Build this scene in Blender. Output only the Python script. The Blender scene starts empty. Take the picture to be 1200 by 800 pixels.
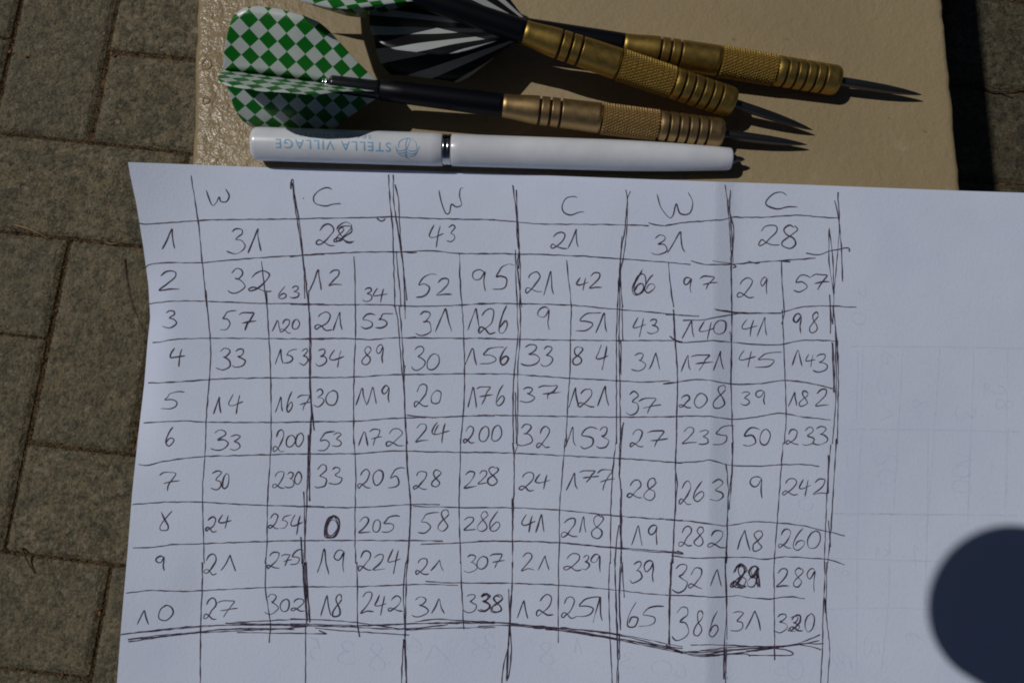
import bpy, bmesh, math, random
from mathutils import Vector, Matrix, noise
random.seed(7)
S = bpy.context.scene
COL = S.collection

# ------------------------------------------------------------------ camera, world, sun, exposure
FPX = 900.0                     # focal length in pixels of a 1200 wide picture
TH = math.atan(0.153)           # the camera leans this far from straight down
D = 194.0                       # camera height over the ledge, mm
MM = 0.001
cam_d = bpy.data.cameras.new('camera'); cam = bpy.data.objects.new('camera', cam_d); COL.objects.link(cam)
cam.location = (0, 0, D*MM); cam.rotation_euler = (TH, 0, 0)
cam_d.sensor_width = 36; cam_d.lens = 36*FPX/1200; cam_d.clip_start = 0.005; cam_d.clip_end = 500
S.camera = cam

def ray(px, py):
    u = (px-600)/FPX; v = -(py-400)/FPX
    return Vector((u, v*math.cos(TH)+math.sin(TH), v*math.sin(TH)-math.cos(TH)))
def P(px, py, z=0.0):           # point (mm) seen at that place of the photograph, at height z
    d = ray(px, py); t = (D-z)/(-d.z)
    return Vector((d.x*t, d.y*t, z))
def Q(x, y, z=0.0):             # the reverse
    w = Vector((x, y, z-D)); c, s = math.cos(TH), math.sin(TH)
    vy = w.y*c+w.z*s; vz = -w.y*s+w.z*c
    return 600+FPX*w.x/(-vz), 400-FPX*vy/(-vz)

sunv = Vector((-.680, .27, 1)).normalized()
LENS_C = P(1181, 707, 1)+sunv*((D+9)/sunv.z)         # towards the sun
elev = math.asin(sunv.z); azim = math.atan2(sunv.x, sunv.y)
sd = bpy.data.lights.new('sun', 'SUN'); sd.energy = 5.0; sd.angle = math.radians(0.62); sd.color = (1, .972, .935)
so = bpy.data.objects.new('sun', sd); COL.objects.link(so); so.location = sunv*3
so.rotation_euler = sunv.to_track_quat('Z', 'Y').to_euler()
W = bpy.data.worlds.new('World'); S.world = W; W.use_nodes = True
nt = W.node_tree; bg = nt.nodes['Background']
sky = nt.nodes.new('ShaderNodeTexSky'); sky.sky_type = 'NISHITA'; sky.sun_disc = False
sky.air_density = .42; sky.dust_density = .6; sky.sun_elevation = elev; sky.sun_rotation = azim
nt.links.new(sky.outputs[0], bg.inputs[0]); bg.inputs[1].default_value = 0.05
S.view_settings.view_transform = 'Standard'; S.view_settings.look = 'None'; S.view_settings.gamma = 1
S.view_settings.exposure = -1.53
S.cycles.filter_width = 1.9

# ------------------------------------------------------------------ helpers
def obj(name, me, mat=None, parent=None, label=None, cat=None, group=None, kind=None):
    if isinstance(me, bmesh.types.BMesh):
        bm = me; me = bpy.data.meshes.new(name); bm.to_mesh(me); bm.free()
    o = bpy.data.objects.new(name, me); COL.objects.link(o)
    if mat and not me.materials: me.materials.append(mat)
    if parent: o.parent = parent
    tag(o, label, cat, group, kind); return o
def tag(o, label=None, cat=None, group=None, kind=None):
    for k, v in (('label', label), ('category', cat), ('group', group), ('kind', kind)):
        if v: o[k] = v
def empty(name, loc, label, cat, group=None):
    o = bpy.data.objects.new(name, None); COL.objects.link(o); o.location = loc; o.empty_display_size = .01
    tag(o, label, cat, group); return o
def mesh(name, vs, fs, smooth=False):
    me = bpy.data.meshes.new(name); me.from_pydata([tuple(v) for v in vs], [], fs); me.update()
    if smooth: me.polygons.foreach_set('use_smooth', [True]*len(me.polygons))
    return me
class NT:
    def __init__(s, name):
        s.m = bpy.data.materials.new(name); s.m.use_nodes = True; s.t = s.m.node_tree
        s.b = s.t.nodes['Principled BSDF']; s.co = s.n('ShaderNodeTexCoord')
    def n(s, ty, **kw):
        x = s.t.nodes.new(ty)
        for k, v in kw.items(): setattr(x, k, v)
        return x
    def l(s, a, b): s.t.links.new(a, b)
    def set(s, **kw):
        for k, v in kw.items():
            k = k.replace('_', ' ')
            if k in s.b.inputs: s.b.inputs[k].default_value = v
    def noise(s, scale, detail=3, rough=.5, vec=None, dist=0):
        x = s.n('ShaderNodeTexNoise'); x.inputs['Scale'].default_value = scale; x.inputs['Detail'].default_value = detail
        x.inputs['Roughness'].default_value = rough; x.inputs['Distortion'].default_value = dist
        s.l(vec or s.co.outputs['Object'], x.inputs['Vector']); return x.outputs['Fac']
    def voro(s, scale, vec=None, out='Distance'):
        x = s.n('ShaderNodeTexVoronoi'); x.inputs['Scale'].default_value = scale
        s.l(vec or s.co.outputs['Object'], x.inputs['Vector']); return x.outputs[out]
    def ramp(s, fac, stops, const=False):
        r = s.n('ShaderNodeValToRGB'); cr = r.color_ramp
        if const: cr.interpolation = 'CONSTANT'
        while len(cr.elements) < len(stops): cr.elements.new(.5)
        for e, (p, c) in zip(cr.elements, stops):
            e.position = p; e.color = (c, c, c, 1) if isinstance(c, (int, float)) else (*c, 1)
        s.l(fac, r.inputs[0]); return r.outputs[0]
    def mix(s, fac, a, b, ty='MIX'):
        x = s.n('ShaderNodeMix', data_type='RGBA', blend_type=ty)
        for i, v in ((0, fac), (6, a), (7, b)):
            if hasattr(v, 'links'): s.l(v, x.inputs[i])
            elif isinstance(v, (int, float)): x.inputs[i].default_value = v if i == 0 else (v, v, v, 1)
            else: x.inputs[i].default_value = (*v, 1)
        return x.outputs[2]
    def math(s, op, a, b=0.0, c=None):
        x = s.n('ShaderNodeMath', operation=op)
        for i, v in enumerate((a, b) if c is None else (a, b, c)):
            if hasattr(v, 'links'): s.l(v, x.inputs[i])
            else: x.inputs[i].default_value = v
        return x.outputs[0]
    def bump(s, h, strength=.5, dist=.001, prev=None):
        x = s.n('ShaderNodeBump'); x.inputs['Distance'].default_value = dist
        if hasattr(strength, 'links'): s.l(strength, x.inputs['Strength'])
        else: x.inputs['Strength'].default_value = strength
        s.l(h, x.inputs['Height'])
        if prev: s.l(prev, x.inputs['Normal'])
        s.l(x.outputs[0], s.b.inputs['Normal']); return x.outputs[0]

# ------------------------------------------------------------------ materials
def m_ledge():
    k = NT('beige_masonry_paint')
    big = k.noise(14, 4, .6); mid = k.noise(90, 4, .6); fine = k.noise(900, 3, .6)
    c = k.mix(k.ramp(big, [(.3, 0), (.7, 1)]), (.315, .240, .134), (.385, .298, .170))
    c = k.mix(k.ramp(mid, [(.62, 0), (.78, .45)]), c, (.52, .43, .29))
    c = k.mix(k.ramp(fine, [(.25, .35), (.42, 0)]), c, (.22, .165, .10))
    dirt = k.noise(340, 2, .5); c = k.mix(k.ramp(dirt, [(.73, 0), (.78, .6)]), c, (.15, .11, .07))
    k.l(c, k.b.inputs['Base Color'])
    # rougher, shinier paint towards the left edge, as on the real ledge
    sep = k.n('ShaderNodeSeparateXYZ'); k.l(k.co.outputs['Object'], sep.inputs[0])
    left = k.n('ShaderNodeMapRange'); k.l(sep.outputs[0], left.inputs[0])
    left.inputs[1].default_value = -.078; left.inputs[2].default_value = -.045
    left.inputs[3].default_value = 1; left.inputs[4].default_value = 0
    L = left.outputs[0]
    r = k.math('MULTIPLY_ADD', L, -.32, .62); k.l(r, k.b.inputs['Roughness'])
    k.set(Specular_IOR_Level=.4)
    st = k.math('MULTIPLY_ADD', L, .70, .34)
    n1 = k.bump(k.noise(360, 3, .6, dist=.3), st, .0008)
    n2 = k.bump(k.noise(1100, 2, .5), .22, .0004, n1)
    k.bump(k.ramp(k.voro(160), [(.0, 0), (.14, 1)]), k.math('MULTIPLY_ADD', L, .25, .05), .0006, n2)
    return k.m
def m_paver(name='grey_concrete_paver', kd=1.0):
    k = NT(name)
    oi = k.n('ShaderNodeObjectInfo')
    add = k.n('ShaderNodeVectorMath', operation='MULTIPLY_ADD'); k.l(k.co.outputs['Object'], add.inputs[0])
    add.inputs[1].default_value = (1, 1, 1)
    sc = k.n('ShaderNodeVectorMath', operation='SCALE'); sc.inputs[0].default_value = (7, 5, 3); k.l(oi.outputs['Random'], sc.inputs[3])
    k.l(sc.outputs[0], add.inputs[2]); v = add.outputs[0]
    a = k.noise(22, 4, .6, v); b = k.noise(170, 4, .7, v); g = k.voro(230, v, 'Color')
    c = k.mix(k.ramp(a, [(.3, 0), (.7, 1)]), (.155, .134, .082), (.245, .202, .124))
    c = k.mix(k.ramp(b, [(.36, .9), (.5, 0)]), c, (.040, .041, .030))
    c = k.mix(k.ramp(b, [(.56, 0), (.70, .6)]), c, (.30, .27, .195))
    bw = k.n('ShaderNodeSeparateColor'); k.l(g, bw.inputs[0])
    c = k.mix(k.ramp(bw.outputs[0], [(.9, 0), (.97, .5)]), c, (.34, .30, .23))
    c = k.mix(k.ramp(bw.outputs[1], [(.9, 0), (.97, .5)]), c, (.16, .10, .065))
    c = k.mix(k.ramp(k.noise(70, 4, .7, v), [(.38, .6), (.56, 0)]), c, (.060, .060, .042))
    c = k.mix(k.math('MULTIPLY', oi.outputs['Random'], .3), c, (.12, .105, .080))
    f = k.noise(420, 3, .75, v)
    c = k.mix(k.ramp(f, [(.36, .6), (.47, 0)]), c, (.035, .033, .022)); c = k.mix(k.ramp(f, [(.57, 0), (.68, .6)]), c, (.32, .28, .19))
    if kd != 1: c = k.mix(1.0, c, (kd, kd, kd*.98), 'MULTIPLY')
    k.l(c, k.b.inputs['Base Color']); k.set(Roughness=.88, Specular_IOR_Level=.25)
    n1 = k.bump(b, 1.0, .004); k.bump(k.noise(520, 3, .6, v), .6, .0012, n1)
    return k.m
def m_sand(name='joint_sand', lo=(.045, .033, .020), hi=(.17, .115, .062)):
    k = NT(name); a = k.noise(110, 4, .8)
    k.l(k.mix(k.ramp(a, [(.35, 0), (.65, 1)]), lo, hi), k.b.inputs['Base Color'])
    k.set(Roughness=.95, Specular_IOR_Level=.1); k.bump(k.noise(350, 4, .7), .9, .003); return k.m
def m_paper():
    k = NT('white_writing_paper')
    a = k.noise(28, 4, .6); f = k.noise(1500, 3, .6)
    c = k.mix(k.ramp(a, [(.3, 0), (.7, 1)]), (.635, .705, .875), (.70, .765, .925))
    c = k.mix(k.ramp(f, [(.3, .16), (.5, 0)]), c, (.52, .55, .64))
    k.l(c, k.b.inputs['Base Color']); k.set(Roughness=.75, Specular_IOR_Level=.15)
    n1 = k.bump(k.noise(75, 3, .5), .10, .0016)
    k.bump(f, .4, .0002, n1); return k.m
def m_ink(name, c0, c1):
    k = NT(name); a = k.noise(900, 3, .7)
    k.l(k.mix(k.ramp(a, [(.38, 0), (.66, 1)]), c0, c1), k.b.inputs['Base Color'])
    k.set(Roughness=.7, Specular_IOR_Level=.1); return k.m
def m_simple(name, col, rough=.5, metal=0, spec=.5, **kw):
    k = NT(name); a = k.noise(120, 4, .6)
    k.l(k.mix(k.ramp(a, [(.3, 0), (.7, 1)]), tuple(x*.86 for x in col), col), k.b.inputs['Base Color'])
    k.set(Roughness=rough, Metallic=metal, Specular_IOR_Level=spec, **kw); return k
def m_brass(name, base, dark, r0=.42, r1=.54):
    k = NT(name); a = k.noise(45, 3, .5); b = k.noise(600, 3, .6)
    c = k.mix(k.ramp(a, [(.2, .7), (.8, 1)]), dark, base)
    c = k.mix(k.ramp(b, [(.62, 0), (.75, .5)]), c, tuple(x*.45 for x in dark))
    k.l(c, k.b.inputs['Base Color']); k.set(Metallic=1.0)
    k.l(k.ramp(b, [(.3, r0), (.7, r1)]), k.b.inputs['Roughness'])
    k.bump(k.noise(3500, 2, .5), .35, .00006); return k.m
def m_checker(seed):
    k = NT('green_white_checked_film')
    uv = k.n('ShaderNodeUVMap'); mp = k.n('ShaderNodeMapping'); k.l(uv.outputs[0], mp.inputs[0])
    mp.inputs['Rotation'].default_value = (0, 0, math.radians(45)); mp.inputs['Location'].default_value = (seed*.37+.13, .21+seed*.11, 0)
    ch = k.n('ShaderNodeTexChecker'); k.l(mp.outputs[0], ch.inputs[0]); ch.inputs['Scale'].default_value = 1/3.05
    a = k.noise(200, 3, .6)
    gr = k.mix(a, (.004, .135, .008), (.006, .18, .012)); wh = k.mix(a, (.50, .56, .54), (.60, .66, .63))
    k.l(k.mix(ch.outputs['Fac'], gr, wh), k.b.inputs['Base Color']); k.set(Roughness=.33, Specular_IOR_Level=.5)
    k.bump(k.noise(110, 2, .5), .25, .0008)
    return k.m
def m_rays():
    k = NT('black_white_rayed_film')
    uv = k.n('ShaderNodeUVMap'); sp = k.n('ShaderNodeSeparateXYZ'); k.l(uv.outputs[0], sp.inputs[0])
    ang = k.math('ARCTAN2', sp.outputs[1], k.math('ADD', sp.outputs[0], 1.5))
    w = k.math('FRACT', k.math('ADD', k.math('MULTIPLY', ang, 4.9), .35))
    st = k.ramp(w, [(0, 0), (.56, 1)], True)
    k.l(k.mix(st, (.010, .010, .012), (.50, .53, .52)), k.b.inputs['Base Color']); k.set(Roughness=.33, Specular_IOR_Level=.5)
    k.bump(k.noise(110, 2, .5), .25, .0008)
    return k.m
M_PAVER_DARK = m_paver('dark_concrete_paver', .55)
M_LEDGE, M_PAVER, M_SAND, M_PAPER = m_ledge(), m_paver(), m_sand(), m_paper()
M_INK = m_ink('ballpoint_ink', (.028, .020, .038), (.12, .092, .14))
M_GHOST = m_ink('writing_showing_through', (.59, .655, .82), (.645, .71, .865))
M_BRASS = m_brass('satin_brass', (.50, .345, .165), (.41, .28, .13))
M_BRASS2 = m_brass('yellow_brass', (.47, .315, .085), (.38, .25, .062))
M_KNURL = m_brass('knurled_brass', (.42, .29, .125), (.33, .22, .09), .55, .68)
M_KNURL2 = m_brass('knurled_yellow_brass', (.40, .27, .075), (.32, .21, .05), .55, .68)
M_GROOVE_DARK = m_simple('tarnish_and_groove_shade', (.045, .035, .015), .6, .6).m  # tarnish colour that also paints in the shade of the groove bottoms
M_STEEL = m_simple('dark_steel', (.16, .155, .15), .42, 1).m
M_SHAFT = m_simple('black_nylon', (.0035, .004, .007), .42, 0, .22).m
M_INSERT = m_simple('smoky_translucent_plastic', (.010, .012, .014), .25, 0, .35).m
M_CHROME = m_simple('chromed_metal', (.6, .6, .6), .16, 1).m
kp = m_simple('white_glossy_plastic', (.78, .81, .87), .30); kp.set(Coat_Weight=.3, Coat_Roughness=.2); M_PEN = kp.m
M_BLUE = m_simple('pale_blue_print', (.22, .48, .76), .5).m
M_BLACK = m_simple('black_camera_body', (.02, .02, .02), .5).m
M_STRAW = m_simple('dry_straw', (.42, .27, .11), .8).m
M_TWIG = m_simple('dark_twig', (.085, .05, .03), .9).m
M_SEED = m_simple('orange_brown_husk', (.24, .095, .03), .8).m

# ------------------------------------------------------------------ ground and pavers
a0, a1 = (103, 166), (30, 519)
r = 1.0
def paver_frame(H):
    A, B = P(*a0, -H), P(*a1, -H); return A, B
lo, hi = 100., 1500.
for _ in range(50):
    m = (lo+hi)/2; A, B = paver_frame(m)
    if (A-B).length < 300: lo = m
    else: hi = m
H = lo; A, B = paver_frame(H); ev = (B-A)/300; eh = Vector((-ev.y, ev.x, 0))     # unit per mm along columns / rows
if eh.x < 0: eh = -eh
print('ground depth', round(H), 'paver axes', ev, eh)
def cell(c, r): return A+ev*(r-1)*100+eh*(c-1)*100         # top-left corner of cell (c, r); c1 line is between col 0 and 1
GZ = -H
n = 24; vs = []; fs = []
def gs(i): t = (i/n-.5)*2; return t*abs(t)**3*60000
for j in range(n+1):
    for i in range(n+1): vs.append((gs(i)*MM, gs(j)*MM, (GZ-3.9)*MM))
for j in range(n):
    for i in range(n): q = j*(n+1)+i; fs.append((q, q+1, q+n+2, q+n+1))
ground = obj('ground', mesh('ground', vs, fs), M_SAND, label='earthy sand bed between the grey pavers', kind='structure')
def paver_mesh(L, Wd):
    g = .45; vs = []; rng = random.Random(int(L*7))
    rings = [(g, -60), (g, -7), (g+1.3, -3.0), (g+5.5, -.5), (g+8.5, 0)]
    for ins, z in rings:
        for cx, cy in ((1, 1), (-1, 1), (-1, -1), (1, -1)):
            # clipped corners
            ex, ey = L/2-ins, Wd/2-ins; cc = 1.8
            pts = [(ex, ey-cc), (ex-cc, ey)]
            if cx*cy < 0: pts = pts[::-1]
            for x, y in pts: vs.append((cx*x*MM, cy*y*MM, z*MM))
    fs = []
    for k in range(len(rings)-1):
        for i in range(8): fs.append((k*8+i, k*8+(i+1) % 8, (k+1)*8+(i+1) % 8, (k+1)*8+i))
    fs.append([4*8+i for i in range(8)])
    me = mesh('paver', vs, fs); me.materials.append(M_PAVER); return me
pm = [paver_mesh(200, 100), paver_mesh(199, 99), paver_mesh(200.6, 99.6)]
angH = math.atan2(eh.y, eh.x); npv = 0
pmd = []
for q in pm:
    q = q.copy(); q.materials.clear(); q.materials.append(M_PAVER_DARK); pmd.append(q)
def add_paver(ctr, ang, me):
    global npv
    o = bpy.data.objects.new('paver', me); COL.objects.link(o); o.parent = ground
    o.location = Vector((ctr.x, ctr.y, GZ+random.uniform(-1.3, 1.0)))*MM
    o.rotation_euler = (random.gauss(0, .004), random.gauss(0, .004), ang+random.gauss(0, .004)+(math.pi if random.random() < .5 else 0)); npv += 1
for rr in range(-11, 16):
    for cc in range(-10, 20):
        if (cc+rr) % 4 == 1: ctr = cell(cc, rr)+eh*100+ev*50; ang = angH
        elif (cc+rr) % 4 == 3: ctr = cell(cc, rr)+eh*50+ev*100; ang = angH+math.pi/2
        else: continue
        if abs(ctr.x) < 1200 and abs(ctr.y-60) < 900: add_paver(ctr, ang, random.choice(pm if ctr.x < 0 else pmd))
# pavers farther out, past anything the photograph shows singly: one joined part
fv, ff = [], []; base_v = [v.co.copy() for v in pm[0].vertices]; base_f = [tuple(p.vertices) for p in pm[0].polygons]
for rr in range(-30, 36):
    for cc in range(-32, 40):
        if (cc+rr) % 4 == 1: ctr = cell(cc, rr)+eh*100+ev*50; ang = angH
        elif (cc+rr) % 4 == 3: ctr = cell(cc, rr)+eh*50+ev*100; ang = angH+math.pi/2
        else: continue
        if (abs(ctr.x) < 1200 and abs(ctr.y-60) < 900) or abs(ctr.x) > 2600 or abs(ctr.y) > 2600: continue
        if ctr.x > 0: continue
        M_ = Matrix.Translation(Vector((ctr.x, ctr.y, GZ+random.uniform(-1, .8)))*MM)@Matrix.Rotation(ang, 4, 'Z'); b0 = len(fv)
        fv += [tuple(M_@v) for v in base_v]; ff += [tuple(b0+i for i in f) for f in base_f]
tgt = P(1108, 97, -H)
best = min(((cell(c_, r_+1)-tgt).length, c_, r_) for c_ in range(0, 16) for r_ in range(-8, 10) if (c_+r_) % 4 == 1)
shift = tgt-cell(best[1], best[2]+1); shift.z = 0
for o in list(ground.children):
    if o.name.startswith('paver') and o.location.x > 0: o.location += shift*MM
for rr in range(-34, 36):
    for cc in range(-6, 46):
        if (cc+rr) % 4 == 1: ctr = cell(cc, rr)+eh*100+ev*50; ang = angH
        elif (cc+rr) % 4 == 3: ctr = cell(cc, rr)+eh*50+ev*100; ang = angH+math.pi/2
        else: continue
        if ctr.x <= 0 or (abs(ctr.x) < 1200 and abs(ctr.y-60) < 900) or abs(ctr.x) > 2600 or abs(ctr.y) > 2600: continue
        M_ = Matrix.Translation((Vector((ctr.x, ctr.y, GZ+random.uniform(-1, .8)))+shift)*MM)@Matrix.Rotation(ang, 4, 'Z'); b0 = len(fv)
        fv += [tuple(M_@v) for v in base_v]; ff += [tuple(b0+i for i in f) for f in base_f]
obj('distant_pavers', mesh('distant_pavers', fv, ff), M_PAVER, parent=ground, kind='stuff')
print('pavers', npv)
# loose grains lying in the joints
vs, fs = [], []
def grain(c, s):
    b = len(vs); q = [Vector((random.gauss(0, 1), random.gauss(0, 1), random.gauss(0, .6))).normalized()*s*random.uniform(.6, 1.2) for _ in range(5)]
    q = [Vector((s, 0, 0)), Vector((-s*.6, s*.8, 0)), Vector((-s*.5, -s*.9, 0)), Vector((0, 0, s*.8)), Vector((0, 0, -s*.6))]
    R = Matrix.Rotation(random.uniform(0, 6.28), 3, 'Z')@Matrix.Rotation(random.uniform(-1, 1), 3, 'X')
    for v in q: vs.append(tuple((c+R@(v*random.uniform(.7, 1.2)))*MM))
    for f in ((0, 1, 3), (1, 2, 3), (2, 0, 3), (1, 0, 4), (2, 1, 4), (0, 2, 4)): fs.append(tuple(b+i for i in f))
for rr in range(-3, 8):
    for cc in range(-5, 14):
        c0 = cell(cc, rr)
        if c0.x > 0: c0 = c0+shift
        if not (-640 < c0.x < -60 or 60 < c0.x < 650): continue
        k4 = (cc+rr) % 4
        sides = []
        if k4 in (1, 2): sides.append(eh)
        if k4 in (1, 3): sides.append(eh); sides.append(ev)
        if k4 == 0: sides.append(ev)
        for d in set(tuple(s) for s in sides):
            d = Vector(d); nrm = Vector((-d.y, d.x, 0))
            for _ in range(170):
                w = random.gauss(0, 1.5)
                grain(c0+d*random.uniform(0, 100)+nrm*w+Vector((0, 0, GZ-c0.z-2.9+abs(w)*.5+random.uniform(-1.6, 1.4))), random.uniform(.35, 1.3))
obj('sand_grain', mesh('sand_grain', vs, fs), m_sand('loose_grains', (.05, .036, .020), (.27, .18, .10)), parent=ground, kind='stuff')

def tube(name, pts, rad, mat, seg=7, **kw):
    vs, fs = [], []; n = len(pts)
    for i, p in enumerate(pts):
        t = (pts[min(i+1, n-1)]-pts[max(i-1, 0)]).normalized(); a = t.cross(Vector((0, 0, 1))).normalized(); b = a.cross(t)
        r_ = rad*(1-.75*i/n)
        for j in range(seg):
            q = 2*math.pi*j/seg; vs.append((p+a*math.cos(q)*r_+b*math.sin(q)*r_)*MM)
    for i in range(n-1):
        for j in range(seg): fs.append((i*seg+j, i*seg+(j+1) % seg, (i+1)*seg+(j+1) % seg, (i+1)*seg+j))
    fs.append(list(range(seg))); fs.append([(n-1)*seg+j for j in range(seg)])
    return obj(name, mesh(name, vs, fs, True), mat, **kw)
def gp(px, py, h=1.2): return P(px, py, GZ+h)
def spl(pts, step):
    if len(pts) < 3: pts = [pts[0], (pts[0]+pts[-1])/2, pts[-1]]
    out = []; n = len(pts)
    for i in range(n-1):
        p0 = pts[i-1] if i else pts[0]*2-pts[1]; p1, p2 = pts[i], pts[i+1]; p3 = pts[i+2] if i+2 < n else pts[-1]*2-pts[-2]
        m = max(1, int((p2-p1).length/step))
        for k in range(m):
            t = k/m
            out.append(.5*((2*p1)+(p2-p0)*t+(2*p0-5*p1+4*p2-p3)*t*t+(3*p1-p0-3*p2+p3)*t**3))
    out.append(pts[-1]); return out
tube('straw', spl([gp(16, 263), gp(38, 270, 2.5), gp(58, 280, 1)], 3), .75, M_STRAW, label='thin golden straw lying across a paver joint left of the paper', cat='straw')
tube('straw', spl([gp(123, 283, 1), gp(131, 286, 2), gp(141, 284, 1)], 3), .6, M_STRAW, label='tiny bent straw in the paver joint beside the paper edge', cat='straw')
tube('dry_stem', spl([gp(146, 304, .6), gp(148, 325, .8), gp(153, 352, 1), gp(162, 375, .8), gp(172, 392, .5)], 3), .5, M_TWIG, label='long thin dark stem curving over the paver to the paper edge', cat='twig')
tube('twig', spl([gp(26, 642), gp(31, 655, 2.5), gp(41, 672)], 3), 1.1, M_TWIG, label='short dark twig lying on the lower left paver', cat='twig')
tube('twig', spl([gp(1150, 100), gp(1163, 106, 3), gp(1177, 107, 2), (gp(1200, 103))], 3), 1.5, M_TWIG, label='dark root-like twig lying in the joint right of the ledge', cat='twig')
tube('twig', spl([gp(1170, 106, 2), gp(1178, 110, 2), gp(1187, 115, 1)], 3), 1.0, M_TWIG, label='short side twig below the longer one right of the ledge', cat='twig')
for px, py, lb in ((12, 61, 'small orange brown husk in the paver joint, left of its twin'), (30, 66, 'small orange brown husk on the paver, right of its twin'), (117, 718, 'brown husk in the joint between the lower left pavers'), (131, 63, 'rust brown husk where the paver joints meet near the ledge')):
    bm = bmesh.new(); bmesh.ops.create_icosphere(bm, subdivisions=2, radius=1.9*MM)
    for v in bm.verts: v.co = Vector((v.co.x*1.3, v.co.y*.8, v.co.z*.6))*(1+.25*noise.noise(v.co*900))
    for f in bm.faces: f.smooth = True
    o = obj('seed_husk', bm, M_SEED, label=lb, cat='seed husk', group='seed husks on the pavers'); o.location = gp(px, py, .7)*MM; o.rotation_euler = (0, 0, random.uniform(0, 3))

# ------------------------------------------------------------------ the beige ledge
L0, L1 = P(230, 0), P(222, 190); R0, R1 = P(1107, 0), P(1128, 222)
def edge(a, b, y): t = (y-a.y)/(b.y-a.y); return a.x+(b.x-a.x)*t
YT, YB = 760.0, -420.0
def lx(y): return edge(L0, L1, y)
def rx(y): return edge(R0, R1, y)
out = []
N = 400
for i in range(N): y = YB+(YT-YB)*i/N; out.append((rx(y), y, 1, 0))
for i in range(90): t = i/90; out.append((rx(YT)+(lx(YT)-rx(YT))*t, YT, 0, 1))
for i in range(N): y = YT+(YB-YT)*i/N; out.append((lx(y), y, -1, 0))
for i in range(90): t = i/90; out.append((lx(YB)+(rx(YB)-lx(YB))*t, YB, 0, -1))
vs, fs = [], []; RR = 2.2; rings = [(0, -H-8)]+[(0, -H*(1-t)) for t in (.25, .5, .75, .9, .97)]+[(0, -RR*2)]
for a in range(7): q = a/6*math.pi/2; rings.append((RR*(1-math.cos(q)), -RR+RR*math.sin(q)))
rings += [(RR+2, 0), (RR+6, 0)]
m = len(out)
for k, (ins, z) in enumerate(rings):
    for x, y, nx, ny in out:
        wob = .75*(.4 if x > 0 else 1)*noise.noise(Vector((x*.11, y*.11, z*.02)))+.4*noise.noise(Vector((x*.5, y*.5, z*.05)))
        zz = z+(.12*noise.noise(Vector((x*.4+9, y*.4, 0))) if z > -RR*2 and ins < RR+5 else 0)
        # soften the four vertical corners
        vs.append(((x-nx*(ins-wob))*MM, (y-ny*(ins-wob))*MM, zz*MM))
for k in range(len(rings)-1):
    for i in range(m): fs.append((k*m+i, k*m+(i+1) % m, (k+1)*m+(i+1) % m, (k+1)*m+i))
bs = (len(rings)-1)*m; NX_ = 90
def rim(i, j):        # i along y (0 bottom .. N top), j along x (0 left .. NX_ right); None inside
    if j == NX_ and i < N: return bs+i
    if i == N and j > 0: return bs+N+(NX_-j)
    if j == 0 and i > 0: return bs+N+NX_+(N-i)
    if i == 0: return bs+2*N+NX_+j if j < NX_ else bs
    return None
gi = {}
for i in range(N+1):
    for j in range(NX_+1):
        q = rim(i, j)
        if q is None:
            a_, b_ = Vector(vs[rim(i, 0)]), Vector(vs[rim(i, NX_)]); p = a_.lerp(b_, j/NX_)
            c_, d_ = Vector(vs[rim(0, j)]), Vector(vs[rim(N, j)]); p.y = c_.y+(d_.y-c_.y)*i/N
            p.z = .10*noise.noise(Vector((p.x*60, p.y*60, 2)))*MM*min(1, j/6, (NX_-j)/6, i/6, (N-i)/6)
            q = len(vs); vs.append(tuple(p))
        gi[i, j] = q
for i in range(N):
    for j in range(NX_): fs.append((gi[i, j], gi[i, j+1], gi[i+1, j+1], gi[i+1, j]))
me = mesh('ledge', vs, fs, True)
ledge = obj('masonry_ledge', me, M_LEDGE, label='beige painted masonry ledge carrying the darts, pen and paper', cat='ledge')

for px, py, rr_ in ((242, 75, 1.25), (241, 118, .8)):
    vs, fs = [], []
    for i in range(24):
        for j in range(8):
            a, b = i/24*2*math.pi, j/8*2*math.pi; q = rr_+.3*math.cos(b)+.12*math.sin(3*a+px)
            vs.append((q*math.cos(a)*MM, q*1.15*math.sin(a)*MM, (.02+.22*math.sin(b))*MM))
            fs.append((i*8+j, ((i+1) % 24)*8+j, ((i+1) % 24)*8+(j+1) % 8, i*8+(j+1) % 8))
    o = obj('paint_blister', mesh('paint_blister', vs, fs, True), M_LEDGE, parent=ledge); o.location = P(px, py, 0)*MM

# ------------------------------------------------------------------ the sheet of paper
LE = [(150, 190), (152, 203), (160, 240), (168, 290), (174, 335), (176, 372), (173, 400), (169, 450), (162, 510), (155, 575), (150, 640), (143, 720), (137, 800), (128, 900), (118, 1030), (108, 1160)]
TE = [(148, 190), (215, 192.5), (300, 196), (400, 198.5), (480, 200), (580, 203.5), (700, 208), (838, 213), (930, 216), (1020, 219.5), (1110, 223), (1200, 226), (1510, 238)]
def lerpt(tab, x, ia, ib):
    for p, q in zip(tab, tab[1:]):
        if x <= q[ia]: t = (x-p[ia])/(q[ia]-p[ia]); return p[ib]+(q[ib]-p[ib])*t
    return tab[-1][ib]
def ss(t): t = max(0., min(1., t)); return t*t*(3-2*t)
LIFT = [(0, 5), (190, 5), (262, 2.5), (370, -3.5), (450, -2), (560, 0), (700, 1.2), (800, 1), (1200, -2)]
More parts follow.
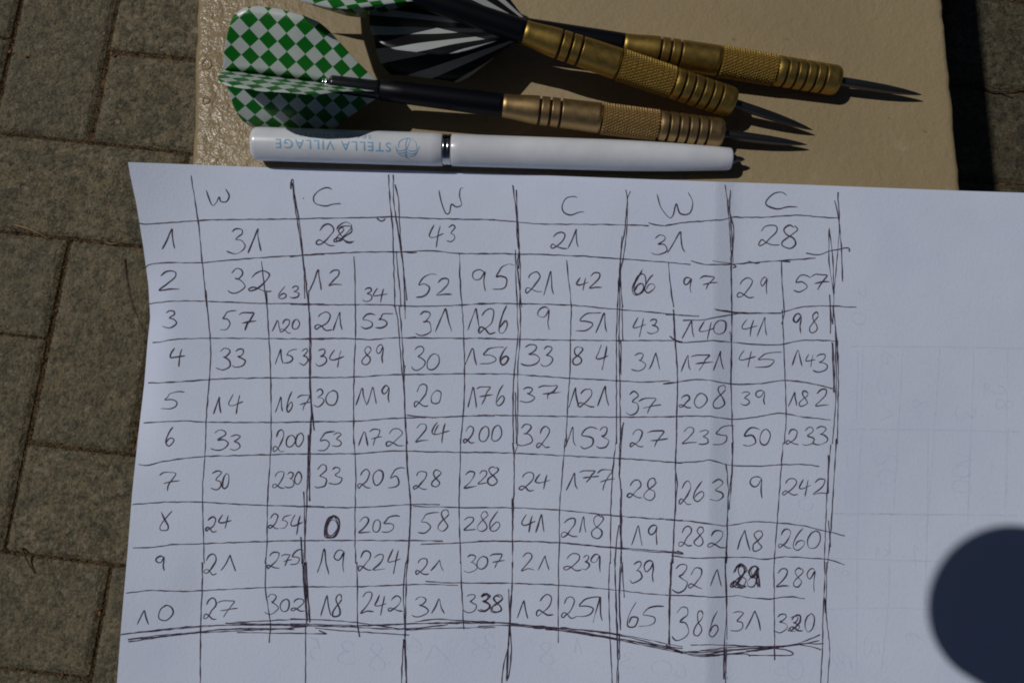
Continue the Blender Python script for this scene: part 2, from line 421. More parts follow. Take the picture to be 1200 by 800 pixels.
def hf(x, y):
    qx, qy = Q(x, y)
    z = .45
    cr = 838-(qy-213)*13/587
    if qx < cr: z += 1.5*ss((qx-560)/(cr-560)*.93)
    else:
        dq = qx-cr; pk = 1.5*ss(.93)
        z += pk-1.12*min(1, dq/24)-(pk-1.17)*ss((dq-24)/420)
    lf = lerpt(LIFT, max(0, min(1200, qy)), 0, 1)
    e = max(0., (285-qx)/135) if lf > 0 else max(0., (206-qx)/34)
    z += lf*e*e if e < 1.3 else lf*1.69
    z += .46*noise.noise(Vector((x*.032+3, y*.032, 1)))+.06*noise.noise(Vector((x*.11, y*.11, 4)))
    # shallow dent in the lower left, faint horizontal fold
    z -= .62*math.exp(-((qx-240)**2/26**2+(qy-690)**2/40**2))
    return z+.25
def PP(px, py, up=0.):
    z = .5
    for _ in range(8): p = P(px, py, z+up); z = hf(p.x, p.y)
    return P(px, py, z+up)
NR = 150
cols = [('a', i/110) for i in range(110)]+[('b', i/7) for i in range(7)]+[('c', i/60) for i in range(61)]
vs, fs = [], []
for j in range(NR+1):
    t = j/NR
    for k, s in cols:
        yy0 = 190+(1160-190)*t
        xl = lerpt(LE, yy0, 1, 0); xc = 838-(yy0-213)*13/587; xr = 1510+t*30
        x = xl+(xc-xl)*s if k == 'a' else xc+24*s if k == 'b' else xc+24+(xr-xc-24)*s
        yt = lerpt(TE, x, 0, 1); yb = 1160+(x-100)*.015
        y = yt+(yb-yt)*t
        if k == 'a': x = x+(lerpt(LE, y, 1, 0)-xl)*(1-s)
        vs.append(PP(x, y)*MM)
nc = len(cols)
for j in range(NR):
    for i in range(nc-1): q = j*nc+i; fs.append((q, q+nc, q+nc+1, q+1))
me = mesh('sheet', vs, fs, True)
me.edges.foreach_set('use_edge_sharp', [min(e.vertices) % nc == 110 and abs(e.vertices[0]-e.vertices[1]) == nc for e in me.edges])
paper = empty('score_sheet', P(600, 538, .3)*MM, 'white creased sheet with a handwritten darts score table', 'sheet of paper')
def under(o, par):
    o.parent = par; o.matrix_parent_inverse = Matrix.Translation(-Vector(par.location)) ; return o
sheet = under(obj('sheet', me, M_PAPER), paper)
sol = sheet.modifiers.new('thickness', 'SOLIDIFY'); sol.thickness = .11*MM; sol.offset = -1; sol.use_rim = False

# --- handwriting: ribbons of ink lying on the sheet
class Ink:
    def __init__(s): s.v = []; s.f = []
    def stroke(s, pts, w=1.45, jit=.22, conv=None, up=.06, taper=True):
        conv = conv or (lambda x, y: PP(x, y, up))
        pts = [Vector((a, b)) for a, b in pts]
        if len(pts) == 1: pts = [pts[0], pts[0]+Vector((1.2, .8))]
        sp = spl(pts, 1.5 if len(pts) < 12 else 1.2); n = len(sp); ph = random.uniform(0, 99)
        ws = []
        if n < 2: return
        base = len(s.v)
        for i, p in enumerate(sp):
            t = sp[min(i+1, n-1)]-sp[max(i-1, 0)]
            if t.length < 1e-6: t = Vector((1, 0))
            t.normalize(); nn = Vector((-t.y, t.x))
            j = jit*noise.noise(Vector((i*.16+ph, ph, 0)))*2
            ww = w*(.86+.75*noise.noise(Vector((i*.11, ph, 5))))
            if taper: ww *= min(1, .5+.25*min(i, n-1-i))
            for sgn in (-1, 1):
                q = p+nn*(j+sgn*ww/2); s.v.append(conv(q.x, q.y)*MM)
        for i in range(n-1):
            b = base+i*2; s.f.append((b, b+1, b+3, b+2))
    def build(s, name, mat, par, **kw):
        return under(obj(name, mesh(name, s.v, s.f), mat, **kw), par)
G = {
 '1': [[(.0, .95), (.3, .5), (.62, .02), (.68, .1), (.8, .5), (1, .95)]],
 '2': [[(.12, .32), (.25, .1), (.5, 0), (.74, .1), (.78, .32), (.6, .6), (.3, .88), (.1, .97), (.02, .85), (.16, .74), (.4, .82), (.7, .97), (1, .95)]],
 '3': [[(.12, .16), (.35, .02), (.66, .04), (.74, .2), (.55, .38), (.38, .44), (.7, .5), (.95, .68), (.85, .88), (.5, 1), (.2, .98), (0, .9)]],
 '4': [[(.28, 0), (.1, .28), (.02, .5), (.3, .55), (1, .38)], [(.72, .05), (.66, .4), (.62, 1)]],
 '5': [[(1, .02), (.7, .02), (.35, .1), (.22, .28), (.12, .46), (.4, .46), (.68, .58), (.68, .8), (.42, .97), (0, .98)]],
 '6': [[(.62, 0), (.34, .25), (.1, .6), (.12, .88), (.42, 1), (.8, .88), (.92, .68), (.7, .54), (.35, .62), (.18, .82)]],
 '7': [[(0, .16), (.2, .03), (.6, .02), (.78, .06), (.66, .36), (.5, .66), (.42, 1)], [(.22, .6), (.6, .52), (1, .46)]],
 '8': [[(.82, .16), (.66, 0), (.36, .02), (.24, .2), (.44, .42), (.78, .64), (.86, .86), (.56, 1), (.18, .97), (.08, .78), (.34, .54), (.66, .36), (.86, .18)]],
 '9': [[(.74, .1), (.45, 0), (.14, .1), (.04, .32), (.28, .48), (.56, .38), (.74, .1), (.78, .4), (.8, .7), (.94, 1)]],
 '0': [[(.5, .0), (.2, .14), (.02, .5), (.14, .86), (.46, 1), (.8, .86), (.98, .5), (.84, .15), (.5, .0), (.36, .06)]],
 'W': [[(.0, .05), (.12, .6), (.3, 1), (.42, .9), (.55, .45), (.66, .8), (.86, .82), (1, .4), (.86, .0)]],
 'C': [[(.68, .12), (.5, 0), (.22, .12), (.02, .5), (.1, .85), (.4, 1), (.7, .92), (1, .85)]],
}
# variants of the same hand
G['1b'] = [[(.0, 1), (.34, .55), (.72, .0), (.76, .28), (.86, .7), (1, .93)]]
G['2b'] = [[(.05, .25), (.3, .02), (.66, .04), (.7, .3), (.42, .66), (.08, .98), (.5, .93), (1, .92)]]
G['3b'] = [[(.05, .12), (.5, 0), (.86, .1), (.6, .34), (.42, .46), (.8, .58), (.95, .8), (.6, .98), (.06, .92)]]
G['5b'] = [[(.98, .1), (.6, .0), (.28, .08), (.1, .42), (.5, .44), (.82, .62), (.76, .86), (.4, 1), (.05, .9)]]
G['8b'] = [[(.7, .1), (.4, 0), (.14, .16), (.3, .4), (.72, .62), (.9, .82), (.62, 1), (.2, .94), (.14, .7), (.5, .48), (.9, .2), (.7, .02)]]
G['8c'] = [[(.1, .05), (.45, .42), (.82, .72), (.78, .92), (.5, 1), (.2, .9), (.2, .68), (.6, .35), (1, .0)]]
G['W2'] = [[(.0, .1), (.1, .6), (.28, 1), (.42, .98), (.52, .66), (.74, .78), (.88, .7), (.86, .3), (.9, .02), (1, .0)]]
SC = 240/1067.
T = {'A': (140, 180), 'B': (340, 180), 'C': (560, 180), 'D': (780, 200), 'E': (140, 340), 'F': (340, 340), 'G': (560, 340), 'H': (780, 340),
     'I': (140, 480), 'J': (340, 480), 'K': (560, 480), 'L': (780, 480), 'N': (120, 620), 'O': (340, 620), 'P': (560, 620), 'Q': (780, 620)}
def tp(t, x, y): return T[t][0]+x*SC, T[t][1]+y*SC
# one entry per handwritten number: (spoken text, row, [tile glyph x0 y0 x1 y1 ...])
NUM = """
W|A W 450 185 572 268
1|A 1b 220 390 288 500
31|A 3 568 388 660 520|A 1b 668 388 738 518
2|A 2b 205 612 320 712
32|A 3 568 600 658 728|A 2 675 610 800 720
63|A 6 828 690 875 758|A 3 890 690 940 752
C|B C 122 178 262 272
W|B W2 775 178 902 308
22|B 2 135 365 245 482|B 2 225 360 335 465|B 2 232 375 340 462|B 8 240 385 285 455
43|B 4 722 370 795 492|B 3b 818 372 862 462
12|B 1b 100 605 165 718|B 2b 198 605 272 688
34|B 3 380 698 432 768|B 4 430 700 502 775
52|B 5 662 625 752 750|B 2b 762 650 845 740
95|B 9 940 605 1030 718|C 5 85 575 180 715
C|C C 440 222 555 318
21|C 2 380 405 470 497|C 1b 472 388 525 495
W|D W -44 115 145 245
21|C 2 250 615 340 725|C 1b 342 610 395 738
42|C 4 512 645 575 715|C 2b 580 620 652 702
66|C 6 805 605 875 738|C 0 815 625 875 735|C 6 812 612 872 734|C 6 870 625 928 725
31|C 3 908 425 995 525|D 1b 10 318 100 430
C|D C 518 115 690 198
28|D 2 485 282 600 392|D 8b 600 285 692 402
97|D 9 90 555 140 635|D 7 175 550 270 620
29|D 2 375 560 465 662|D 9 490 555 535 645
57|D 5b 668 545 755 628|D 7 755 540 858 620
3|E 3 230 105 302 195
57|E 5 530 105 600 208|E 7 618 115 715 210
120|E 1 795 155 840 218|E 2 838 150 898 222|E 0 900 150 938 205
4|E 4 258 298 342 398
33|E 3 508 302 588 412|E 3 592 305 658 400
153|E 1b 810 305 852 385|E 5 862 305 920 380|E 3 940 305 985 388
5|E 5 222 528 335 618
14|E 1b 490 555 530 645|E 4 565 540 642 645
167|E 1b 812 555 850 635|E 6 872 528 905 632|E 7 925 545 1005 625
6|I 6 240 88 290 190
33|I 3 480 105 570 210|I 3b 572 130 632 208
200|I 2 805 105 865 220|I 0 868 130 915 195|I 0 918 122 958 192
7|I 7 200 325 315 422
30|I 3b 475 318 535 415|I 0 535 330 570 412
230|I 2 800 320 865 410|I 3 865 322 915 408|I 0 912 320 948 390
8|I 8c 205 525 268 632
24|I 2 450 555 510 635|I 4 515 545 580 620
254|I 2 778 540 835 620|I 5 838 545 890 615|I 4 890 545 952 650
21|F 2 130 112 225 208|F 1b 222 112 272 208
55|F 5b 370 122 442 198|F 5 450 120 528 195
31|F 3 660 108 745 235|F 1 755 88 842 222
126|F 1 925 95 990 215|G 2 5 95 100 228|G 6 112 78 160 228
34|F 3 135 305 195 392|F 4 205 310 282 402
89|F 8 372 295 428 385|F 9 445 283 490 380
30|F 3 635 290 708 412|F 0 712 330 778 415
156|F 1 905 300 975 400|G 5 15 295 130 385|G 6 115 290 165 388
30|F 3 125 515 180 605|F 0 185 522 250 600
119|F 1 342 505 395 605|F 1 400 500 448 600|F 9 475 495 522 585
20|F 2 648 488 725 610|F 0 735 520 788 590
176|F 1 925 495 970 615|G 7 -10 500 78 592|G 6 95 492 145 600
53|J 5 148 112 228 212|J 3b 218 118 272 190
172|J 1 355 112 405 192|J 7 410 100 480 185|J 2 500 95 600 190
24|J 2b 652 72 725 165|J 4 735 65 832 175|J 4 750 75 820 165
200|J 2 905 85 965 175|J 0 985 85 1037 165|K 0 72 80 125 168
33|J 3 130 285 198 408|J 3 205 300 275 388
205|J 2 355 310 425 408|J 0 430 310 485 395|J 5 515 300 592 408
28|J 2 645 318 722 415|J 8b 735 312 788 400
228|J 2b 905 320 978 405|J 2b 978 318 1038 385|K 8b 45 295 110 390
0|J 0 178 550 258 672|J 0 186 558 250 664|J 0 182 552 256 668|J 0 190 570 246 655
205|J 2b 355 560 425 642|J 0 430 570 470 638|J 5 480 550 565 638
58|J 5 670 535 765 642|J 8 770 520 832 628
286|J 2b 900 555 972 628|J 8 975 530 1035 630|K 6 60 525 120 635
9|G 9 305 88 385 205
51|G 5 515 115 635 212|G 1b 615 120 672 222
43|G 4 808 140 875 242|G 3 885 150 945 225
33|G 3 228 280 328 392|G 3 332 290 395 395
84|G 8b 492 290 550 388|G 4 615 288 680 415
31|G 3 805 325 880 420|G 1 892 318 945 418
37|G 3 222 505 300 582|G 7 310 495 435 570
121|G 1b 472 505 525 608|G 2 525 510 610 610|G 1b 620 500 682 608
37|G 3 775 525 845 650|G 7 835 562 955 640
32|K 3 210 75 290 190|K 2 310 90 382 198
153|K 1b 455 92 508 195|K 5b 532 88 620 200|K 3 622 88 685 200
27|K 2 795 100 870 195|K 7 878 105 985 198
24|K 2 220 325 300 420|K 4 298 330 378 415
177|K 1b 458 325 518 420|K 7 525 315 630 380|K 7 618 310 712 415
28|K 2 780 365 862 460|K 8 862 360 935 470
41|K 4 225 545 298 640|K 1b 300 545 345 642
218|K 2 440 560 522 662|K 1 528 555 562 640|K 8b 590 548 658 668
19|K 1 800 600 855 712|K 9 885 600 945 702
140|H 1b 85 160 150 248|H 4 175 160 255 258|H 0 250 155 318 230
41|H 4 395 150 475 242|H 1b 478 145 528 240
98|H 9 660 120 715 225|H 9 664 122 712 215|H 8 750 115 800 218
171|H 1b 82 335 130 425|H 7 130 335 250 415|H 1b 248 318 300 418
45|H 4 380 310 465 400|H 5 472 320 600 402
143|H 1 655 310 712 400|H 4 728 335 780 400|H 3 770 332 850 425
208|H 2 72 545 135 612|H 0 150 535 215 612|H 8 250 495 318 612
39|H 3b 392 528 440 598|H 9 465 520 525 595
182|H 1b 640 530 685 605|H 8 695 525 748 602|H 2b 780 515 855 605
235|L 2b 85 90 170 178|L 3b 170 105 228 182|L 5 250 80 350 182
50|L 5b 402 92 490 188|L 0 490 100 545 182
233|L 2 630 100 700 182|L 3 715 90 780 185|L 3 770 85 850 180
263|L 2 75 370 140 495|L 6 145 370 208 475|L 3b 230 365 305 475
9|L 9 435 345 515 462
242|L 2 612 355 695 445|L 4 695 360 755 450|L 2b 770 360 850 440
282|L 2 72 605 145 712|L 8 150 612 205 705|L 2 222 625 318 718
18|L 1 372 620 438 735|L 8b 450 628 510 735
260|L 2 590 620 660 722|L 6 665 615 735 728|L 0 740 630 805 725
9|N 9 275 138 330 215
21|N 2 532 125 605 235|N 1 620 130 690 222
275|N 2 858 115 930 205|N 7 930 130 985 190|N 5 980 105 1045 185
10|N 1 180 420 240 498|N 0 290 395 368 475
27|N 2 532 355 600 470|N 7 590 370 705 458
302|N 3 850 335 920 440|N 0 925 362 975 428|N 2 985 360 1060 425
19|O 1 140 95 198 240|O 9 225 105 290 220
224|O 2 355 112 432 218|O 2b 432 125 500 212|O 4 510 100 572 228
21|O 2 655 150 728 235|O 1 735 155 800 220
307|O 3 910 130 978 222|O 0 972 140 1030 205|P 7 58 125 142 200
18|O 1 158 335 210 455|O 8 222 340 272 455
242|O 2b 370 325 440 435|O 4 440 340 500 450|O 2 515 345 592 428
31|O 3 640 350 725 455|O 1 735 360 800 442
338|O 3 910 335 975 430|O 3 985 332 1042 424|O 3 980 335 1045 425|O 3b 990 338 1046 422|O 3 984 338 1048 428|P 8 65 340 135 432|P 8b 68 345 130 428
21|P 2b 225 118 300 215|P 1 312 135 372 218
239|P 2 450 125 545 215|P 3 540 135 585 210|P 9 585 130 645 222
39|P 3 798 165 860 278|P 9 860 162 925 272
12|P 1 205 365 260 465|P 2 308 340 400 450
251|P 2 440 350 515 465|P 5 515 350 635 455|P 1b 600 355 648 485
65|P 6 780 375 840 515|P 5 838 398 962 505
321|Q 3 40 180 120 325|Q 2 120 200 200 310|Q 1 232 205 290 300
29|Q 2 345 180 430 305|Q 2 350 184 425 300|Q 8 355 190 432 300|Q 2 340 190 420 308|Q 9 425 190 492 305|Q 9 430 190 496 300|Q 8 425 192 485 300|Q 9 432 194 492 302|Q 1b 462 200 492 305
289|Q 2b 578 205 650 300|Q 8b 665 200 718 298|Q 9 732 200 785 325
386|Q 3 40 405 130 575|Q 8 148 425 198 550|Q 6 228 425 280 560
31|Q 3b 340 425 410 530|Q 1 415 420 495 528
320|Q 3 568 440 640 535|Q 2 645 445 720 530|Q 2 650 442 715 528|Q 3 640 450 700 530|Q 0 725 438 778 530
"""
for ln in NUM.strip().split('\n'):
    f = ln.split('|'); ik = Ink()
    for g in f[1:]:
        t, ch, x0, y0, x1, y1 = g.split(); x0, y0, x1, y1 = map(float, (x0, y0, x1, y1))
        ph = random.uniform(0, 99)
        for st in G[ch]:
            pts = []
            for i, (a, b) in enumerate(st):
                a += .045*noise.noise(Vector((i*.9, ph, 0)))*2; b += .04*noise.noise(Vector((i*.9, ph, 7)))*2
                pts.append(tp(t, x0+(x1-x0)*a+(.5-b)*.13*(y1-y0)*(ch not in ('1', '1b', 'W', 'W2', 'C')), y0+(y1-y0)*b))
            ik.stroke(pts, 1.55, .15)
    nm = 'handwritten_letter' if f[0] in 'WC' else 'handwritten_number'
    ik.build(nm, M_INK, paper, label='handwritten %s in dark ink' % f[0])
LINES = """
A 372,115 400,290 410,350 430,560 455,800
A 100,362 130,368 400,350 500,345 930,340 1067,335
A 137,595 150,580 250,568 430,568 600,552 850,535 1067,525
A 140,785 250,770 430,768 600,775 770,780 980,782 1067,784
A 740,560 755,700 768,800
A 905,135 915,240 935,345 955,530 975,700 985,800
A 890,185 893,150 903,135 910,200 925,290 945,420
A 900,150 912,260 940,440 960,600 965,755
A 955,232
B 332,535 338,650 338,800
B 512,110 520,250 535,420 545,800
B 537,110 540,250 565,430 585,560 600,800
B 545,160 565,240 568,330 580,500 608,765
B 547,300 570,450 585,560
B 550,310 566,430 588,570
B 553,515 570,700 578,800
B 882,520 885,650 895,800
B 0,340 200,337 440,332 520,330 720,338 1067,345
B 450,337 475,352 495,340
B 0,537 160,522 440,512 600,512 720,505 880,520 1067,522
B 595,512 625,517 660,515
B 0,785 150,787 470,787 700,795 1067,780
C 182,165 200,300 212,400 215,520 212,600
C 200,188 207,350 215,500 205,560 210,640 228,800
C 195,500 198,650 205,800
C 200,280 205,440 220,560 218,800
C 462,555 475,680 487,800
C 770,188 778,230 765,400 745,520 745,700 755,800
C 795,195 780,230 775,400 755,560 735,650 727,800
C 750,430 740,600 738,800
C 992,568 1005,700 1020,800
C 0,342 200,355 330,367 700,370 890,375
C 888,360 920,370 980,375 1067,360
C 0,520 180,522 460,530 700,545 900,560 1000,568
D 310,75 325,200 340,420 345,800
D 337,100 335,220 355,300 350,400 342,490 347,800
D 325,150 345,330 352,480
D 603,470 608,600 618,740 605,800
D 897,112 905,300 890,500 878,640 870,800
D 880,155 900,240 915,400 922,578
D 852,300 870,450 878,640
D 850,310 853,480 876,640
D 855,645 858,720 868,800
D 0,285 120,268 300,255 350,243 500,243 690,232 780,240 905,248
D -10,474 60,482 130,490
D 132,470 200,488 345,487 500,475 620,467 780,455
D 245,470 340,485 368,500 350,505
D 430,472 470,482 490,480
D 605,472 650,474
D 732,430 800,437 850,420 940,402 958,408 955,422
D 0,748 175,758
D 255,720 380,738 500,742 600,740 700,712 850,703 995,712
D 262,724 390,741 600,743
D 90,780 200,775 340,750 400,742 600,742
E 450,0 458,100 472,250 475,350 465,500 452,660 448,800
E 765,0 778,250 788,450 790,800
E 975,0 995,200 995,450 1000,600 1015,730
E 985,0 990,250 990,500 1000,640 995,800
E 1000,600 1010,680 1015,730
E 172,272 210,270 300,255 472,250 780,252 1067,255
E 150,482 250,480 472,465 600,458 1067,455
E 125,690 280,682 350,680 460,686 780,688 1067,683
I 448,170 440,300 432,450 438,700 440,800
I 790,170 788,200 780,320 770,500 768,680 760,800
I 1000,0 990,150 985,300 990,475
I 1005,0 1012,105
I 985,130 980,320 975,500 965,700 960,800
I 995,100 990,400 993,475
I 960,425 965,600 970,800
I 945,660 950,800
I 100,283 145,288 220,270 350,252 440,243 600,238 900,230 1067,230
I 68,492 250,480 430,480 560,488 760,497 1067,503
I 70,717 180,715 260,703 430,697 600,690 850,682 1067,680
F 340,80 340,250 332,450 330,800
F 545,80 560,150 580,400 590,480
F 568,80 583,250 592,430 600,650 608,800
F 596,60 600,150
F 598,390 592,500 600,700 612,800
F 895,80 900,150 908,400 905,600 890,760 888,800
F 0,252 330,252 410,258 560,248 900,250 1067,250
F 600,250 655,243
F 0,455 330,452 560,438 700,438 900,435 1067,435
F 590,441 675,437
F 0,685 330,682 480,670 600,665 710,662
F 608,650 740,662 900,655 1067,655
J 332,150 335,200 342,350 338,500 338,680 342,800
J 606,150 612,300 625,480 620,700 605,800
J 608,150 606,250 620,420 628,500 612,800
J 888,150 885,300 880,500 885,700 888,800
J 0,230 340,228 470,218 560,213 720,218 1067,222
J 0,503 340,508 620,493 780,492
J 640,503 880,508 1067,510
J 0,680 340,680 620,680 795,683
J 680,700 880,692 1067,680
G 205,80 205,150 208,240 190,420 182,600 185,800
G 218,80 222,130 218,280 208,400 208,600 205,800
G 195,530 200,800
G 487,80 482,260 480,420 470,560 460,760 462,800
G 727,80 722,260 722,480 722,800
G 738,80 735,300 740,440 742,800
G 751,80 755,260
G 745,260 745,440
G 760,690 748,740 745,800
G 1018,100 1025,250 1040,450 1035,650 1035,800
G 0,68 200,70 480,78 700,97 880,112 1067,130
G 0,250 200,255 480,260 720,262 1020,262
G 0,435 190,438 480,458 720,470 860,478 1000,470
G 965,485 1040,480 1067,470
G 1000,238 1025,258 1067,270
G 0,650 180,652 470,657 720,660 1067,658
K 182,170 185,195 190,330 185,500 180,640 182,800
K 205,170 205,195 190,230 188,450
K 178,460 180,690
K 455,150 440,330 425,520 425,700 420,800
K 717,170 715,200 700,350 692,550 690,800
K 740,170 735,340 745,400 742,600 748,800
K 758,65 745,200 738,340
K 748,410 748,715
K 744,520 751,720
K 735,600 720,700 715,800
K 1035,150 1030,280 1028,500 1020,650 1012,800
K 0,222 180,225 440,238 720,252 880,262 1030,275 1067,275
K 0,508 190,510 430,522 680,548 900,565 1067,575
K 945,566 970,568
K 0,683 180,682 440,692 690,715 1067,742
H 345,80 345,200 340,400 345,650 352,800
H 335,215 345,320 340,500 348,660
H 608,100 620,400 628,650 618,800
H 872,80 885,200 885,350 875,530
H 855,25 860,225
H 885,190 895,300 890,420 885,600 868,800
H 868,270 872,400 878,535
H 872,275 876,400 880,530
H 895,260 900,430 895,800
H 42,100 52,270 62,470 55,800
H 22,240 60,268 150,270 240,262 340,270 480,283 600,283 680,265 790,260 890,265
H 0,485 60,478 150,465 240,470 340,487 480,487 620,470 760,485 870,512
H 0,660 90,655 240,657 350,672 480,658 600,640 700,657 860,675
L 345,170 345,320 325,480 318,700 312,800
L 352,160 345,350 330,520
L 315,280 325,400 322,600 318,800
L 612,170 595,400 580,600 565,800
L 862,180 850,300 840,450 830,700 828,800
L 890,150 875,400 860,640 845,800
L 848,235 848,435
L 851,240 845,435
L 848,575 858,715
L 55,170 50,300 60,380 45,600 38,800
L 0,272 140,272 240,262 310,283 360,290 500,293 600,285 730,285 800,293
L 0,572 130,580 240,595 330,602 450,583 580,587 700,600 830,630 935,655
L 0,740 90,748 60,735
L 30,758 140,772 290,768 440,768 510,778 620,765 730,770 850,780 935,807
N 520,170 520,300 512,500 510,800 509,1000
N 852,170 848,300 862,400 875,500 868,590
N 1057,170 1060,300 1067,480
N 1035,40 1050,300 1065,450
N 1058,500 1058,800 1056,1000
N 122,332 240,318 410,322 520,318 850,302 1067,298
N 95,548 250,530 500,508 700,495 1067,502
N 100,545 360,515 560,500 860,498 1067,500
N 640,487 800,478 960,470 1067,468
N 645,490 900,492 1067,500
N 133,572 300,550 500,535 700,515 1000,518
N 135,585 300,560 500,538 880,520 1067,505
N 133,572 280,560 420,545 520,530 660,520 990,518
N 700,535 900,540 1067,540
O 85,170 88,300 105,480
O 72,170 85,490 95,490
O 78,170 92,330 100,485
O 55,40 80,400
O 346,170 350,300 352,500 362,560
O 610,170 605,250 600,480 595,560
O 602,170 590,320 600,560
O 590,570 585,680 580,800 575,1000
O 598,560 605,700 603,800 600,1000
O 595,570 600,700 608,800
O 597,640 606,800
O 888,170 890,200 898,400 905,520
O 0,298 340,297 590,288 700,285 875,292
O 705,268 800,277 1067,278
O 0,490 400,500 620,492 820,485 1067,482
O 0,465 200,472 350,485 520,510 600,520
O 0,505 200,502 550,518 800,498 820,495
O 130,512 250,525 600,548
O 0,540 190,542 150,525
O 650,480 760,468 900,475 1067,483
O 600,525 750,515 900,512 1067,510
O 0,495 250,505 620,490 1067,488
O 590,548 620,550
P 180,170 180,200 175,350 165,490 160,600 135,700 125,800 118,900
P 177,170 178,300 168,500 175,620 160,760 148,790
P 160,310 165,500 150,700 150,780
P 172,340 164,500 158,640 152,770
P 421,170 420,300 418,590
P 686,170 682,300 688,550 700,800 704,1000
P 715,170 715,280 725,560 728,700 722,800 722,1000
P 750,170 752,200 762,355
P 750,60 735,320 742,525
P 752,170 738,320 744,520
P 735,540 738,670 728,680
P 712,150 718,300 728,560 732,800 733,1000
P 1006,170 1005,200 995,420 1000,620
P 0,60 180,62 430,70 690,95 880,115 1020,120
P 1008,135 1067,145
P 0,278 180,280 430,290 690,312 900,335 1067,345
P 0,480 160,490 400,510 700,545 900,590 1067,640
P 0,485 170,488 420,525 700,570 950,620 1067,645
P 290,515 420,518 560,545 730,572
P 0,505 160,500 400,520
P 430,510 700,540 1067,610
P 350,520 560,540 800,580 1067,620
P 170,492 450,520 720,568 900,600 1067,640
Q 33,150 25,350 15,600
Q 312,170 310,200 318,450 320,600 312,780 311,1000
Q 310,150 320,400 305,600 300,780
Q 308,620 318,780
Q 304,620 306,780
Q 568,150 565,200 568,680
Q 829,170 830,250 820,440 818,600 808,800 805,1000
Q 840,170 838,300 835,420 850,560 855,650 845,800 843,1000
Q 830,360 838,440
Q 826,350 833,435
Q 0,342 150,345 240,352 320,350 370,345 470,358 540,362 650,350 725,360
Q 0,600 90,635 200,640 450,618 600,608 700,595 825,595
Q 130,600 300,602 600,612 650,605 740,575 805,548
Q 180,630 360,612 560,608 700,598 800,578
Q 0,615 170,660 330,650 430,650 438,662
Q 430,655 650,655 665,645 620,625 570,620
Q 100,640 300,625 560,615 700,600 810,625
Q 440,630 600,612
Q 420,634 590,616
Q 180,655 360,645 550,620 700,592
Q 0,606 80,640 190,652 330,632 560,612
"""
for ln in LINES.strip().split('\n'):
    t, *pp = ln.split(); pts = [tp(t, *map(float, p.split(','))) for p in pp]
    ik = Ink(); long = len(pts) > 1 and (Vector(pts[0])-Vector(pts[-1])).length > 12
    if long: pts = [tuple(q) for q in spl([Vector(p) for p in pts], 9)]
    ik.stroke(pts, 1.42 if long else 1.5, .28, up=.05, taper=False)
    ik.build('pen_line', M_INK, paper)
# writing of the other side, faintly showing through
gh = Ink()
def gl(ox, oy, k, pts, w=1.6):
    gh = Ink(); gh.stroke([(ox+x*k, oy+y*k) for x, y in pts], w, .3, up=.035); gh.build('show_through_mark', M_GHOST, paper)
def gg(ch, ox, oy, k, x0, y0, x1, y1, rot=0):
    for st in G[ch]:
        q = []
        for a, b in st:
            if rot == 1: a, b = 1-b, a
            if rot == 2: a, b = 1-a, b
            q.append((x0+(x1-x0)*a, y0+(y1-y0)*b))
        gl(ox, oy, k, q, 1.5)
kR = .3625
for p in ([(125, 220), (120, 440)], [(140, 220), (135, 440)], [(100, 208), (380, 211), (660, 215)], [(90, 475), (350, 478), (650, 485)], [(40, 748), (300, 750), (640, 755)],
          [(270, 210), (255, 470), (240, 740)], [(390, 210), (370, 500), (350, 790)], [(500, 200), (490, 500), (480, 790)], [(610, 210), (605, 470), (600, 740)], [(90, 560), (92, 598)], [(320, 570), (322, 610)], [(558, 570), (556, 635)]):
    gl(960, 330, kR, p)
for a in (('5', 175, 548, 255, 600), ('0', 190, 605, 245, 655), ('0', 430, 640, 490, 682), ('0', 430, 592, 490, 632), ('1', 430, 545, 495, 590), ('5', 190, 320, 240, 380), ('1', 190, 390, 240, 450), ('6', 200, 225, 245, 270),
          ('8', 300, 380, 350, 410), ('3', 440, 400, 505, 450), ('2', 530, 330, 600, 370), ('8', 570, 375, 625, 415), ('0', 105, 100, 150, 138), ('7', 110, 10, 150, 60)): gg(a[0], 960, 330, kR, *a[1:], rot=1)
kS = .375
for p in ([(500, 0), (497, 300), (490, 560)], [(290, 20), (280, 300), (275, 780)], [(380, 300), (375, 560), (350, 780)], [(200, 270), (560, 275)], [(190, 410), (540, 420)], [(180, 568), (380, 565), (520, 570)], [(630, 50), (625, 250)], [(750, 0), (745, 240)], [(247, 85), (247, 125)]):
    gl(900, 500, kS, p)
for a in (('0', 95, 220, 140, 262), ('2', 335, 375, 375, 410), ('4', 440, 370, 475, 440), ('8', 205, 440, 250, 470), ('8', 300, 650, 345, 730), ('6', 430, 640, 480, 680), ('5', 200, 700, 260, 760), ('0', 60, 720, 110, 790)): gg(a[0], 900, 500, kS, *a[1:], rot=1)
for a in (('8', 400, 590, 500, 730), ('3', 240, 580, 340, 700), ('5', 80, 560, 160, 680), ('6', 600, 560, 690, 640), ('8', 930, 560, 1050, 670), ('1', 700, 600, 830, 690)): gg(a[0], 340, 620, SC, *a[1:], rot=2)
for a in (('8', 310, 590, 400, 700), ('2', 20, 540, 90, 620), ('0', 900, 680, 1010, 760), ('3', 740, 640, 820, 720), ('1', 500, 560, 540, 650)): gg(a[0], 560, 620, SC, *a[1:], rot=2)
for a in (('8', 700, 460, 800, 520), ('6', 40, 690, 110, 770), ('5', 540, 690, 630, 760), ('8', 880, 640, 940, 730)): gg(a[0], 780, 620-110*0, SC, *a[1:], rot=2)

